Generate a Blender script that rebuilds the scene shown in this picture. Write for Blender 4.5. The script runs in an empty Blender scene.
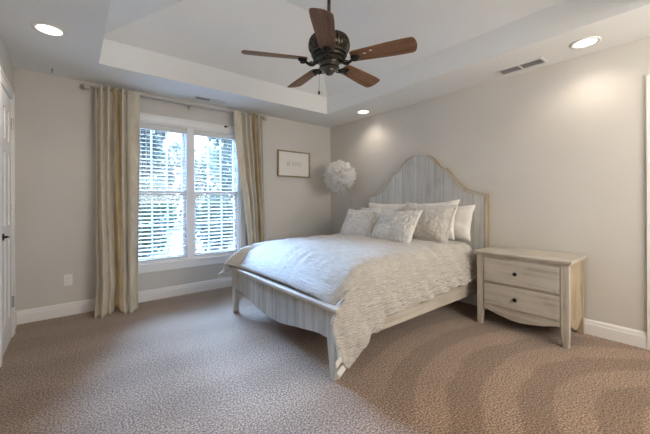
import bpy, math, random
from mathutils import Vector, Matrix, noise, Euler
sc = bpy.context.scene
COL = sc.collection
PI = math.pi
R = math.radians

# ------------------------------------------------------------------ camera
cam_d = bpy.data.cameras.new('camera')
cam_d.sensor_fit = 'HORIZONTAL'; cam_d.sensor_width = 36.0
cam_d.lens = 313.8 / 650 * 36.0
cam_d.shift_y = -16.0 / 650
cam_d.clip_start = 0.02
cam = bpy.data.objects.new('camera', cam_d); COL.objects.link(cam)
cam.location = (0, 0, 1.166)
cam.rotation_euler = (R(90), R(0.2), R(51.03 - 90))
sc.camera = cam

# ------------------------------------------------------------------ exposure and world
sc.view_settings.view_transform = 'Standard'
sc.view_settings.look = 'None'
sc.view_settings.gamma = 1.0
sc.view_settings.use_curve_mapping = False
sc.view_settings.exposure = 0.36
try:
    sc.cycles.use_denoising = True
    sc.cycles.max_bounces = 10
    sc.cycles.diffuse_bounces = 7
    sc.cycles.transparent_max_bounces = 24
    sc.cycles.sample_clamp_indirect = 8
except Exception:
    pass
SKY = 9.0
w = bpy.data.worlds.new('overcast_sky'); sc.world = w; w.use_nodes = True
nt = w.node_tree; nt.nodes.clear()
wo = nt.nodes.new('ShaderNodeOutputWorld'); bg = nt.nodes.new('ShaderNodeBackground')
tc = nt.nodes.new('ShaderNodeTexCoord'); sx = nt.nodes.new('ShaderNodeSeparateXYZ'); cr = nt.nodes.new('ShaderNodeValToRGB')
nt.links.new(tc.outputs['Generated'], sx.inputs[0]); nt.links.new(sx.outputs['Z'], cr.inputs[0])
e = cr.color_ramp.elements
e[0].position = 0.0; e[0].color = (.62, .66, .72, 1)
e[1].position = 0.45; e[1].color = (.40, .58, 1.0, 1)
nt.links.new(cr.outputs[0], bg.inputs['Color']); bg.inputs['Strength'].default_value = SKY
nt.links.new(bg.outputs[0], wo.inputs['Surface'])

# ------------------------------------------------------------------ added room fill light
def area(name, loc, rot, sx_, sy_, power, col):
    d = bpy.data.lights.new(name, 'AREA'); d.shape = 'RECTANGLE'; d.size = sx_; d.size_y = sy_
    d.energy = power; d.color = col
    o = bpy.data.objects.new(name, d); COL.objects.link(o); o.location = loc; o.rotation_euler = rot
    return o
# warm fill panel added behind the camera to brighten the room; no real lamp
area('room_fill_light', (2.1, -1.35, 1.7), (R(92), 0, R(0)), 2.2, 1.2, 57, (1.0, .925, .83))

# hazy low sun behind thin cloud, beyond the window: a very wide soft source
sd = bpy.data.lights.new('hazy_sun', 'SUN'); sd.energy = 88; sd.angle = R(42); sd.color = (.37, .60, 1.0)
so = bpy.data.objects.new('hazy_sun', sd); COL.objects.link(so); so.location = (1.2, 20, 10)
so.rotation_euler = Vector((-.05, -math.cos(R(25)), -math.sin(R(25)))).to_track_quat('-Z', 'Y').to_euler()

CAN_POWER = 1.8
CAN_COL = (1.0, .86, .72)

# ------------------------------------------------------------------ materials
def mat(name, base=(.5, .5, .5), rough=.6, metal=0, spec=.3):
    m = bpy.data.materials.new(name); m.use_nodes = True
    b = m.node_tree.nodes['Principled BSDF']
    b.inputs['Base Color'].default_value = (*base, 1); b.inputs['Roughness'].default_value = rough
    b.inputs['Metallic'].default_value = metal; b.inputs['Specular IOR Level'].default_value = spec
    return m, m.node_tree, b
def N(nt, kind, **kw):
    n = nt.nodes.new(kind)
    for k, v in kw.items():
        if k in n.inputs: n.inputs[k].default_value = v
        else: setattr(n, k, v)
    return n
def coords(nt, scale=(1, 1, 1), out='Object', rot=(0, 0, 0)):
    t = nt.nodes.new('ShaderNodeTexCoord'); m = nt.nodes.new('ShaderNodeMapping')
    m.inputs['Scale'].default_value = scale; m.inputs['Rotation'].default_value = rot
    nt.links.new(t.outputs[out], m.inputs[0]); return m.outputs[0]
def ramp(nt, fac, stops):
    r = nt.nodes.new('ShaderNodeValToRGB'); el = r.color_ramp.elements
    while len(el) < len(stops): el.new(.5)
    for q, (p, c) in zip(el, stops): q.position = p; q.color = (*c, 1)
    nt.links.new(fac, r.inputs[0]); return r.outputs[0]
def bump(nt, b, height, strength=.3, dist=.01, prev=None):
    n = nt.nodes.new('ShaderNodeBump'); n.inputs['Strength'].default_value = strength; n.inputs['Distance'].default_value = dist
    nt.links.new(height, n.inputs['Height'])
    if prev: nt.links.new(prev, n.inputs['Normal'])
    nt.links.new(n.outputs[0], b.inputs['Normal']); return n.outputs[0]
def mixc(nt, fac, a, b_, mode='MIX'):
    n = nt.nodes.new('ShaderNodeMix'); n.data_type = 'RGBA'; n.blend_type = mode
    for s, v in ((0, fac), (6, a), (7, b_)):
        if isinstance(v, (int, float)): n.inputs[s].default_value = v
        elif isinstance(v, tuple): n.inputs[s].default_value = (*v, 1)
        else: nt.links.new(v, n.inputs[s])
    return n.outputs[2]
def mth(nt, op, a, b_=None, c=None):
    n = nt.nodes.new('ShaderNodeMath'); n.operation = op
    for i, v in enumerate((a, b_, c)):
        if v is None: continue
        if isinstance(v, (int, float)): n.inputs[i].default_value = v
        else: nt.links.new(v, n.inputs[i])
    return n.outputs[0]

def paint(name, col, amount=.04, bs=.08):
    m, nt, b = mat(name, col, .85, 0, .2)
    v = coords(nt)
    n1 = N(nt, 'ShaderNodeTexNoise', Scale=1.4, Detail=4.0); nt.links.new(v, n1.inputs['Vector'])
    c = ramp(nt, n1.outputs[0], [(.3, tuple(x * (1 - amount) for x in col)), (.7, tuple(min(1, x * (1 + amount)) for x in col))])
    nt.links.new(c, b.inputs['Base Color'])
    n2 = N(nt, 'ShaderNodeTexNoise', Scale=180.0, Detail=3.0); nt.links.new(v, n2.inputs['Vector'])
    bump(nt, b, n2.outputs[0], bs, .002)
    return m
M_wall = paint('greige_wall_paint', (.605, .58, .535))
M_ceil = paint('ceiling_paint', (.79, .80, .79), .02, .15)
M_trim = paint('white_trim_paint', (.80, .79, .77), .01, .02)
M_trim.node_tree.nodes['Principled BSDF'].inputs['Roughness'].default_value = .4
M_vinyl = paint('white_window_vinyl', (.80, .80, .82), .01, .01)
M_slat = paint('white_blind_slat', (.66, .655, .64), .01, .01)

def carpet():
    m, nt, b = mat('cut_pile_carpet', (.3, .24, .2), 1.0, 0, .1)
    v = coords(nt)
    fine = N(nt, 'ShaderNodeTexNoise', Scale=100.0, Detail=3.0, Roughness=.8); nt.links.new(v, fine.inputs['Vector'])
    vor = N(nt, 'ShaderNodeTexVoronoi', Scale=130.0); nt.links.new(v, vor.inputs['Vector'])
    big = N(nt, 'ShaderNodeTexNoise', Scale=3.0, Detail=3.0); nt.links.new(v, big.inputs['Vector'])
    c = ramp(nt, fine.outputs[0], [(.40, (.072, .041, .026)), (.5, (.25, .158, .099)), (.60, (.50, .345, .235))])
    # vacuum tracks: pile brushed one way or the other; arcs by the nightstand, straight passes on the window side
    s = N(nt, 'ShaderNodeSeparateXYZ'); nt.links.new(v, s.inputs[0])
    wob = mth(nt, 'MULTIPLY', mth(nt, 'SUBTRACT', big.outputs[0], .5), .10)
    dx = mth(nt, 'SUBTRACT', s.outputs[0], 2.36); dy = mth(nt, 'ADD', s.outputs[1], .30)
    rr = mth(nt, 'ADD', mth(nt, 'SQRT', mth(nt, 'ADD', mth(nt, 'MULTIPLY', dx, dx), mth(nt, 'MULTIPLY', dy, dy))), wob)
    arcs = mth(nt, 'SINE', mth(nt, 'MULTIPLY', rr, 2 * PI / .36))
    yy = mth(nt, 'ADD', mth(nt, 'ADD', s.outputs[1], mth(nt, 'MULTIPLY', s.outputs[0], .08)), wob)
    rows = mth(nt, 'SINE', mth(nt, 'MULTIPLY', yy, 2 * PI / .52))
    side = N(nt, 'ShaderNodeMapRange'); nt.links.new(mth(nt, 'SUBTRACT', s.outputs[0], mth(nt, 'MULTIPLY', s.outputs[1], .35)), side.inputs[0])
    side.inputs[1].default_value = .8; side.inputs[2].default_value = 1.2
    def sharpen(x, k): 
        t = N(nt, 'ShaderNodeMapRange'); nt.links.new(x, t.inputs[0]); t.inputs[1].default_value = -k; t.inputs[2].default_value = k; return t.outputs[0]
    ms = mth(nt, 'ADD', mth(nt, 'MULTIPLY', sharpen(arcs, .25), side.outputs[0]),
             mth(nt, 'MULTIPLY', mth(nt, 'ADD', mth(nt, 'MULTIPLY', sharpen(rows, .6), .45), .3), mth(nt, 'SUBTRACT', 1.0, side.outputs[0])))
    tr = ramp(nt, ms, [(0, (.80, .775, .74)), (1, (1.09, 1.09, 1.09))])
    c = mixc(nt, 1.0, c, tr, 'MULTIPLY')
    patch = ramp(nt, big.outputs[0], [(.3, (.92, .92, .92)), (.7, (1.07, 1.07, 1.07))])
    c = mixc(nt, 1.0, c, patch, 'MULTIPLY')
    nt.links.new(c, b.inputs['Base Color'])
    b.inputs['Sheen Weight'].default_value = .35; b.inputs['Sheen Roughness'].default_value = .5
    h = mth(nt, 'ADD', fine.outputs[0], mth(nt, 'MULTIPLY', vor.outputs[0], .6))
    bump(nt, b, h, .5, .008)
    return m
M_carpet = carpet()

def wood(name, light, mid, dark, axis='z', rough=.6, scale=1.0, planks=None):
    """weathered whitewashed wood; planks = width of vertical boards, dark seams between"""
    m, nt, b = mat(name, mid, rough, 0, .25)
    st = {'x': (1.2, 22, 22), 'y': (22, 1.2, 22), 'z': (22, 22, 1.2)}[axis]
    v = coords(nt, tuple(q * scale for q in st))
    n1 = N(nt, 'ShaderNodeTexNoise', Scale=1.5, Detail=7.0, Roughness=.65, Distortion=.12); nt.links.new(v, n1.inputs['Vector'])
    v2 = coords(nt, (3, 3, 3)); n2 = N(nt, 'ShaderNodeTexNoise', Scale=1.3, Detail=5.0, Roughness=.6); nt.links.new(v2, n2.inputs['Vector'])
    f = mth(nt, 'ADD', mth(nt, 'MULTIPLY', n1.outputs[0], .65), mth(nt, 'MULTIPLY', n2.outputs[0], .35))
    c = ramp(nt, f, [(.33, dark), (.47, mid), (.60, light)])
    h = n1.outputs[0]
    if planks:
        vo = coords(nt); s = N(nt, 'ShaderNodeSeparateXYZ'); nt.links.new(vo, s.inputs[0])
        q = mth(nt, 'DIVIDE', s.outputs[1], planks)
        cell = mth(nt, 'FLOOR', q); fr = mth(nt, 'FRACT', q)
        wn = N(nt, 'ShaderNodeTexWhiteNoise', noise_dimensions='1D'); nt.links.new(cell, wn.inputs['W'])
        tone = ramp(nt, wn.outputs[0], [(0, (.88, .88, .88)), (1, (1.06, 1.06, 1.06))])
        c = mixc(nt, 1.0, c, tone, 'MULTIPLY')
        gap = mth(nt, 'LESS_THAN', mth(nt, 'ABSOLUTE', mth(nt, 'SUBTRACT', fr, .5)), .482)
        c = mixc(nt, gap, tuple(x * .62 for x in dark), c)
        h = mth(nt, 'ADD', mth(nt, 'MULTIPLY', n1.outputs[0], .2), gap)
    nt.links.new(c, b.inputs['Base Color'])
    bump(nt, b, h, .35, .003)
    return m
L_, Mi_, D_ = (.56, .52, .455), (.485, .44, .375), (.32, .275, .215)
M_woodz = wood('whitewashed_wood_vertical', L_, Mi_, D_, 'z')
M_woody = wood('whitewashed_wood_across', L_, Mi_, D_, 'y')
M_woodx = wood('whitewashed_wood_lengthwise', L_, Mi_, D_, 'x')
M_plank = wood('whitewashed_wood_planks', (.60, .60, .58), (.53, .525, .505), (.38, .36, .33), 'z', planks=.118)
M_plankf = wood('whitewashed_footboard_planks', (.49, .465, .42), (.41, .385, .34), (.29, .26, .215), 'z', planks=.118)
M_edge = wood('natural_wood_edge', (.38, .31, .21), (.30, .24, .155), (.20, .155, .095), 'z')
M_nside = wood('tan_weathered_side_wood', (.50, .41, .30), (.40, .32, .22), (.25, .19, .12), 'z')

def fabric(name, col, rough=.8, crinkle=.3, scale=30, stretch=(1, 1, 1), sheen=.3, dist=.01, weave=True):
    m, nt, b = mat(name, col, rough, 0, .25)
    v = coords(nt, stretch)
    n1 = N(nt, 'ShaderNodeTexNoise', Scale=float(scale), Detail=4.0, Roughness=.6, Distortion=.8); nt.links.new(v, n1.inputs['Vector'])
    c = ramp(nt, n1.outputs[0], [(.35, tuple(x * .86 for x in col)), (.65, tuple(min(1, x * 1.06) for x in col))])
    nt.links.new(c, b.inputs['Base Color'])
    b.inputs['Sheen Weight'].default_value = sheen
    bump(nt, b, n1.outputs[0], crinkle, dist)
    return m
M_comf = fabric('silver_cream_comforter_cotton', (.59, .555, .505), .6, .9, 30, (.8, .5, 2.6), .3, .02)
def ribbed(m):
    """adds the puckered lengthwise ribs of seersucker to a fabric"""
    nt = m.node_tree; b = nt.nodes['Principled BSDF']; v = coords(nt); s = N(nt, 'ShaderNodeSeparateXYZ'); nt.links.new(v, s.inputs[0])
    n = N(nt, 'ShaderNodeTexNoise', Scale=7.0, Detail=3.0); nt.links.new(v, n.inputs['Vector'])
    n2 = N(nt, 'ShaderNodeTexNoise', Scale=38.0, Detail=2.0); nt.links.new(v, n2.inputs['Vector'])
    q = mth(nt, 'ADD', mth(nt, 'ADD', s.outputs[1], s.outputs[2]), mth(nt, 'MULTIPLY', n.outputs[0], .05))
    w_ = mth(nt, 'SINE', mth(nt, 'MULTIPLY', q, 2 * PI / .021))
    h = mth(nt, 'MULTIPLY', mth(nt, 'ADD', mth(nt, 'MULTIPLY', w_, .5), .5), mth(nt, 'ADD', n2.outputs[0], .1))
    src = b.inputs['Base Color'].links[0].from_socket
    nt.links.new(mixc(nt, 1.0, src, ramp(nt, h, [(.05, (.90, .89, .875)), (.45, (1.04, 1.04, 1.04))]), 'MULTIPLY'), b.inputs['Base Color'])  # groove shade put into the colour as well as the bump
    prev = b.inputs['Normal'].links[0].from_socket
    bump(nt, b, h, .5, .008, prev)
ribbed(M_comf)
M_cur = fabric('cream_curtain_satin', (.57, .52, .42), .5, .2, 9, (1.5, 1.5, .5), .2, .01)
M_foldshade = fabric('gold_fold_shade', (.42, .32, .175), .55, .2, 9, (1.5, 1.5, .5), .1, .01)  # darker cloth colour that paints the shade of a deep fold
M_white_p = fabric('white_pillowcase_cotton', (.78, .75, .71), .8, .3, 9, (1, 1, 1), .2, .012)
M_silver_p = fabric('silver_satin_pillowcase', (.60, .60, .585), .4, .25, 8, (1, 1, 1), .3, .01)
M_mattress = fabric('white_mattress_ticking', (.72, .71, .69), .8, .1, 20)

def ruched(name, col, sc_=55, st=(1, 1, .55), s=.8):
    m, nt, b = mat(name, col, .8, 0, .2)
    v = coords(nt, st)
    vo = N(nt, 'ShaderNodeTexVoronoi', Scale=float(sc_)); nt.links.new(v, vo.inputs['Vector'])
    n1 = N(nt, 'ShaderNodeTexNoise', Scale=sc_ * .6, Detail=4.0, Distortion=1.0); nt.links.new(v, n1.inputs['Vector'])
    f = mth(nt, 'ADD', mth(nt, 'MULTIPLY', vo.outputs[0], .6), mth(nt, 'MULTIPLY', n1.outputs[0], .6))
    c = ramp(nt, f, [(.25, tuple(x * 1.04 for x in col)), (.85, tuple(x * .80 for x in col))])
    nt.links.new(c, b.inputs['Base Color']); b.inputs['Sheen Weight'].default_value = .3
    inv = mth(nt, 'SUBTRACT', 1.0, f)
    bump(nt, b, inv, s, .02)
    return m
M_ruch = ruched('ruched_cream_grey_cotton', (.79, .77, .73))
M_ruch2 = ruched('smocked_grey_beige_cotton', (.68, .65, .60), 48, (1, .8, .8), .7)

M_bronze, _n, _b = mat('antique_bronze', (.045, .040, .032), .38, .85, .5)
_v = coords(_n); _q = N(_n, 'ShaderNodeTexNoise', Scale=45.0, Detail=3.0); _n.links.new(_v, _q.inputs['Vector'])
_n.links.new(ramp(_n, _q.outputs[0], [(.35, (.03, .027, .022)), (.62, (.11, .095, .07))]), _b.inputs['Base Color'])
M_brass, _n, _b = mat('brushed_antique_brass', (.085, .08, .065), .33, .8, .5)
M_black, _n, _b = mat('black_iron', (.018, .017, .016), .4, .6, .5)
M_blade = wood('walnut_blade_wood', (.25, .135, .072), (.165, .085, .046), (.085, .042, .024), 'x', .38, 1.2)
M_rod = paint('pearl_rod_metal', (.44, .42, .39), .02, .02); M_rod.node_tree.nodes['Principled BSDF'].inputs['Roughness'].default_value = .35
M_chrome, _n, _b = mat('satin_nickel', (.42, .41, .39), .3, 1, .5)
M_dark, _n, _b = mat('dark_vent_interior', (.10, .11, .12), .7)
M_vent = paint('white_vent_enamel', (.68, .68, .67), .01, .01)
M_frame = wood('bronze_gilt_frame_wood', (.36, .29, .18), (.27, .21, .125), (.17, .13, .075), 'x', .4)
M_mat = paint('white_print_paper', (.76, .74, .71), .01, .01)
M_ink, _n, _b = mat('pale_grey_ink', (.50, .46, .44), .8)
M_plate = paint('white_outlet_plastic', (.80, .79, .77), .01, .01)
M_feather, _n, _b = mat('white_feather', (.90, .90, .90), .9, 0, .1)
_b.inputs['Sheen Weight'].default_value = .3
_t = _n.nodes.new('ShaderNodeBsdfTranslucent'); _t.inputs[0].default_value = (.9, .9, .9, 1)
_m = _n.nodes.new('ShaderNodeMixShader'); _m.inputs[0].default_value = .5
_o = _n.nodes['Material Output']; _n.links.new(_b.outputs[0], _m.inputs[1]); _n.links.new(_t.outputs[0], _m.inputs[2]); _n.links.new(_m.outputs[0], _o.inputs[0])

def emis(name, col, s):
    m = bpy.data.materials.new(name); m.use_nodes = True; nt = m.node_tree; nt.nodes.clear()
    o = nt.nodes.new('ShaderNodeOutputMaterial'); q = nt.nodes.new('ShaderNodeEmission')
    q.inputs[0].default_value = (*col, 1); q.inputs[1].default_value = s; nt.links.new(q.outputs[0], o.inputs[0]); return m
M_lens = emis('lit_lamp_lens', (1.0, .95, .87), 5.0)
def glass():
    m = bpy.data.materials.new('clear_window_glass'); m.use_nodes = True; nt = m.node_tree; nt.nodes.clear()
    o = nt.nodes.new('ShaderNodeOutputMaterial'); t = nt.nodes.new('ShaderNodeBsdfTransparent'); g = nt.nodes.new('ShaderNodeBsdfGlossy')
    t.inputs[0].default_value = (.93, .95, .95, 1); g.inputs['Roughness'].default_value = .02
    x = nt.nodes.new('ShaderNodeMixShader'); f = nt.nodes.new('ShaderNodeFresnel'); f.inputs[0].default_value = 1.45
    nt.links.new(f.outputs[0], x.inputs[0]); nt.links.new(t.outputs[0], x.inputs[1]); nt.links.new(g.outputs[0], x.inputs[2]); nt.links.new(x.outputs[0], o.inputs[0]); return m
M_glass = glass()
def leafm(name, a, b2):
    m, nt, b = mat(name, a, .7)
    v = coords(nt); n = N(nt, 'ShaderNodeTexNoise', Scale=2.5, Detail=5.0); nt.links.new(v, n.inputs['Vector'])
    c = ramp(nt, n.outputs[0], [(.35, a), (.65, b2)]); nt.links.new(c, b.inputs['Base Color'])
    if 'leaf' in name:   # thin leaves let light through
        t = nt.nodes.new('ShaderNodeBsdfTranslucent'); nt.links.new(c, t.inputs[0]); x = nt.nodes.new('ShaderNodeMixShader'); x.inputs[0].default_value = .5
        o = nt.nodes['Material Output']; nt.links.new(b.outputs[0], x.inputs[1]); nt.links.new(t.outputs[0], x.inputs[2]); nt.links.new(x.outputs[0], o.inputs[0])
    return m
M_leaf = leafm('hedge_leaf', (.10, .125, .085), (.19, .22, .165))
M_leaf2 = leafm('tree_leaf', (.11, .13, .10), (.20, .22, .185))
M_grass = leafm('lawn_grass', (.009, .012, .007), (.013, .016, .010))
M_bark = leafm('tree_bark', (.10, .08, .06), (.18, .15, .12))

# ------------------------------------------------------------------ mesh helpers
class MB:
    def __init__(s): s.v = []; s.f = []; s.m = []
    def add(s, vs, fs, mi=0):
        o = len(s.v); s.v += [tuple(p) for p in vs]; s.f += [tuple(i + o for i in q) for q in fs]; s.m += [mi] * len(fs); return s
    def box(s, x0, x1, y0, y1, z0, z1, mi=0):
        vs = [(x, y, z) for z in (z0, z1) for y in (y0, y1) for x in (x0, x1)]
        return s.add(vs, [(0, 2, 3, 1), (4, 5, 7, 6), (0, 1, 5, 4), (2, 6, 7, 3), (0, 4, 6, 2), (1, 3, 7, 5)], mi)
    def prism(s, pts, plane, d0, d1, mi=0):
        """outline pts (a,b) in plane 'yz','xz','xy', extruded along the third axis"""
        def P(a, b, d): return {'yz': (d, a, b), 'xz': (a, d, b), 'xy': (a, b, d)}[plane]
        n = len(pts); ar = sum(pts[i][0] * pts[(i + 1) % n][1] - pts[(i + 1) % n][0] * pts[i][1] for i in range(n))
        if (ar > 0) != (plane != 'xz'): pts = pts[::-1]
        vs = [P(a, b, d0) for a, b in pts] + [P(a, b, d1) for a, b in pts]
        fs = [tuple(range(n))[::-1], tuple(range(n, 2 * n))] + [(i, (i + 1) % n, n + (i + 1) % n, n + i) for i in range(n)]
        return s.add(vs, fs, mi)
    def lathe(s, prof, c=(0, 0, 0), n=32, mi=0, ribs=0, rib=0, ribz=(0, 0), cap=True):
        vs = []; fs = []
        for (r, z) in prof:
            for k in range(n):
                a = 2 * PI * k / n; rr = r
                if ribs and ribz[0] <= z <= ribz[1]: rr = r * (1 + rib * (1 if (k * ribs * 2 // n) % 2 else -1))
                vs.append((c[0] + rr * math.cos(a), c[1] + rr * math.sin(a), c[2] + z))
        for j in range(len(prof) - 1):
            for k in range(n):
                fs.append((j * n + k, j * n + (k + 1) % n, (j + 1) * n + (k + 1) % n, (j + 1) * n + k))
        if cap: fs.append(tuple(range(n))[::-1]); fs.append(tuple(range((len(prof) - 1) * n, len(prof) * n)))
        return s.add(vs, fs, mi)
    def tube(s, pts, r, n=10, mi=0, cap=True):
        pts = [Vector(p) for p in pts]; rs = r if isinstance(r, (list, tuple)) else [r] * len(pts); vs = []; fs = []
        up = Vector((0, 0, 1))
        for i, p in enumerate(pts):
            t = (pts[min(i + 1, len(pts) - 1)] - pts[max(i - 1, 0)]).normalized()
            a = t.cross(up)
            if a.length < .05: a = t.cross(Vector((1, 0, 0)))
            a.normalize(); b = a.cross(t)
            for k in range(n):
                q = 2 * PI * k / n; vs.append(p + (a * math.cos(q) + b * math.sin(q)) * rs[i])
        for j in range(len(pts) - 1):
            for k in range(n): fs.append((j * n + k, j * n + (k + 1) % n, (j + 1) * n + (k + 1) % n, (j + 1) * n + k))
        if cap: fs.append(tuple(range(n))[::-1]); fs.append(tuple(range((len(pts) - 1) * n, len(pts) * n)))
        return s.add(vs, fs, mi)
    def grid(s, fn, nu, nv, mi=0, mif=None):
        o = [fn(i / nu, j / nv) for j in range(nv + 1) for i in range(nu + 1)]
        base = len(s.v); s.v += [tuple(p) for p in o]
        for j in range(nv):
            for i in range(nu):
                a = base + j * (nu + 1) + i
                s.f.append((a, a + 1, a + nu + 2, a + nu + 1)); s.m.append(mif(i / nu, j / nv) if mif else mi)
        return s
    def build(s, name, mats, parent=None, bevel=0, smooth=False, solid=0, kind=None, label=None, subd=0, seg=2):
        me = bpy.data.meshes.new(name); me.from_pydata(s.v, [], s.f); me.update()
        if not isinstance(mats, (list, tuple)): mats = [mats]
        for m in mats: me.materials.append(m)
        for p, mi in zip(me.polygons, s.m): p.material_index = mi; p.use_smooth = smooth
        o = bpy.data.objects.new(name, me); COL.objects.link(o)
        if parent:
            o.parent = parent; o.matrix_parent_inverse = parent.matrix_world.inverted() if False else Matrix.Identity(4)
        if solid:
            q = o.modifiers.new('thickness', 'SOLIDIFY'); q.thickness = solid; q.offset = 0
        if bevel:
            q = o.modifiers.new('bevel', 'BEVEL'); q.width = bevel; q.segments = seg; q.limit_method = 'ANGLE'; q.angle_limit = R(40)
        if subd:
            q = o.modifiers.new('sub', 'SUBSURF'); q.levels = subd; q.render_levels = subd
        if kind: o['kind'] = kind
        if label: o['label'] = label
        return o
def thing(name, label, cat, loc=(0, 0, 0), rot=(0, 0, 0), group=None):
    o = bpy.data.objects.new(name, None); COL.objects.link(o); o.location = loc; o.rotation_euler = rot
    o.empty_display_size = .1; o['label'] = label; o['category'] = cat
    if group: o['group'] = group
    return o
def tag(o, label, cat, group=None):
    o['label'] = label; o['category'] = cat
    if group: o['group'] = group
    return o
def copy_tree(o, parent=None):
    c = o.copy(); COL.objects.link(c)
    if parent: c.parent = parent
    for ch in list(o.children): copy_tree(ch, c)
    return c
def smooth(x): x = max(0, min(1, x)); return x * x * (3 - 2 * x)
def lerp(a, b, t): return a + (b - a) * t

# ------------------------------------------------------------------ room dimensions
XL, XR, YB, YF, H = -.417, 3.505, 4.178, -1.60, 2.44
TX0, TX1, TY0, TY1 = .20, 2.925, .15, 3.56     # tray opening
ZB, ZT, DI = 2.685, 3.13, .93                   # top of tray band, flat top height, inset
WX0, WX1, WZ0, WZ1 = .53, 1.84, .44, 2.11       # window opening
T = .14

MB().box(XL - T, XR + T, YF - T, YB + T, -.10, 0).build('floor', M_carpet, kind='structure')
b = MB()
b.box(XL - T, WX0, YB, YB + T, 0, H); b.box(WX1, XR + T, YB, YB + T, 0, H)
b.box(WX0, WX1, YB, YB + T, 0, WZ0); b.box(WX0, WX1, YB, YB + T, WZ1, H)
b.build('wall_back', M_wall, kind='structure')
MB().box(XR, XR + T, YF, YB, 0, H).build('wall_right', M_wall, kind='structure')
MB().box(XL - T, XL, YF, YB, 0, H).build('wall_left', M_wall, kind='structure')
MB().box(XL - T, XR + T, YF - T, YF, 0, H).build('wall_front', M_wall, kind='structure')
# ceiling: flat soffit round a tray with a short upright band, hipped slopes and a flat top
b = MB(); HT = H + .0
b.box(XL - T, TX0, YF - T, YB + T, H, H + .1); b.box(TX1, XR + T, YF - T, YB + T, H, H + .1)
b.box(TX0, TX1, TY1, YB + T, H, H + .1); b.box(TX0, TX1, YF - T, TY0, H, H + .1)
c0 = [(TX0, TY0), (TX1, TY0), (TX1, TY1), (TX0, TY1)]
c1 = [(TX0 + DI, TY0 + DI), (TX1 - DI, TY0 + DI), (TX1 - DI, TY1 - DI), (TX0 + DI, TY1 - DI)]
vs = [(x, y, H + .1) for x, y in c0] + [(x, y, ZB) for x, y in c0] + [(x, y, ZT) for x, y in c1]
fs = []
for k in range(4):
    l = (k + 1) % 4; fs += [(k, 4 + k, 4 + l, l), (4 + k, 8 + k, 8 + l, 4 + l)]
fs.append((8, 11, 10, 9))
b.add(vs, fs)
vo = [(x + (-.1 if x < 1.5 else .1), y + (-.1 if y < 1.8 else .1), z + (.1 if k > 3 else 0)) for k, (x, y, z) in enumerate(vs)]
b.add(vo, [q[::-1] for q in fs])
b.build('ceiling', M_ceil, kind='structure')

# baseboards: a stepped profile run along each wall
def base_prof(): return [(0, 0), (.016, 0), (.016, .088), (.012, .098), (.012, .112), (.006, .126), (0, .128)]
def baseboard(name, a, bb, side):
    m = MB(); pr = base_prof()
    if side == 'back': m.prism([(YB - p, z) for p, z in pr], 'yz', a, bb)
    if side == 'right': m.prism([(XR - p, z) for p, z in pr], 'xz', a, bb)
    if side == 'left': m.prism([(XL + p, z) for p, z in pr], 'xz', a, bb)
    if side == 'front': m.prism([(YF + p, z) for p, z in pr], 'yz', a, bb)
    return m.build(name, M_trim, kind='structure')
baseboard('baseboard_back', XL, XR, 'back')
baseboard('baseboard_right', .325, YB - .017, 'right')
baseboard('baseboard_left', 3.887, YB - .017, 'left')
baseboard('baseboard_front', XL + .017, XR - .017, 'front')

# ------------------------------------------------------------------ left door with casing
def door_unit(idx, wall, ya, yb, handle_y, hinge_y, zt=2.03, ct=.014):
    """ya<yb door leaf edges"""
    s = 1 if wall == 'left' else -1; X = XL if wall == 'left' else XR
    cw = .085
    m = MB()
    def bx(mm, t0, t1, a, b_, z0, z1): mm.box(min(X + s * t0, X + s * t1), max(X + s * t0, X + s * t1), a, b_, z0, z1)
    for a, b_ in ((ya - cw - .02, ya - .02), (yb + .02, yb + .02 + cw)):
        bx(m, 0, ct, a, b_, 0, zt + .02)
    o0, o1 = ya - cw - .02, yb + .02 + cw
    bx(m, ct, ct + .008, o0, o0 + .022, 0, zt + .02 + cw - .022); bx(m, ct, ct + .008, o1 - .022, o1, 0, zt + .02 + cw - .022)
    bx(m, 0, ct, o0, o1, zt + .02, zt + .02 + cw); bx(m, ct, ct + .008, o0, o1, zt + cw - .002, zt + .02 + cw)
    bx(m, ct, ct + .004, ya - .045, ya - .02, 0, zt + .02); bx(m, ct, ct + .004, yb + .02, yb + .045, 0, zt + .02)
    m.build('trim_%d' % idx, M_trim, kind='structure', bevel=.002)
    m = MB()
    bx(m, .0, .008, ya, yb, .01, zt)
    W = yb - ya; st = .10; mid = (ya + yb) / 2
    # stiles and rails raised round six recessed panels
    for a, b_ in ((ya, ya + st), (mid - .045, mid + .045), (yb - st, yb)): bx(m, .008, .018, a, b_, .01, zt)
    for z0, z1 in ((.01, .22), (.86, .98), (1.56, 1.66), (zt - .12, zt)):
        for a, b_ in ((ya + st, mid - .045), (mid + .045, yb - st)): bx(m, .008, .018, a, b_, z0, z1)
    for z0, z1 in ((.22, .86), (.98, 1.56), (1.66, zt - .12)):
        for a, b_ in ((ya + st, mid - .045), (mid + .045, yb - st)):
            bx(m, .008, .014, a + .025, b_ - .025, z0 + .03, z1 - .03)
    d = m.build('door_%d' % idx, M_trim, kind='structure', bevel=.002)
    m = MB(); m.tube([(X + s * .018, handle_y, .905), (X + s * .028, handle_y, .905)], .026, 20)
    m.tube([(X + s * .028, handle_y, .905), (X + s * .036, handle_y, .905), (X + s * .040, handle_y + (.010 if hinge_y > handle_y else -.010), .905), (X + s * .040, handle_y + (.085 if hinge_y > handle_y else -.085), .898)], [.009, .009, .009, .007], 10)
    m.build('door_handle', M_black, d, smooth=True)
    for z in (.31, 1.10, 1.84):
        m = MB(); hy = hinge_y
        m.tube([(X + s * .026, hy, z - .048), (X + s * .026, hy, z + .048)], .008, 10); m.box(min(X + s * .018, X + s * .026), max(X + s * .018, X + s * .026), hy - .012, hy + .010, z - .044, z + .044)
        m.build('hinge', M_chrome, d)
    return d
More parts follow.
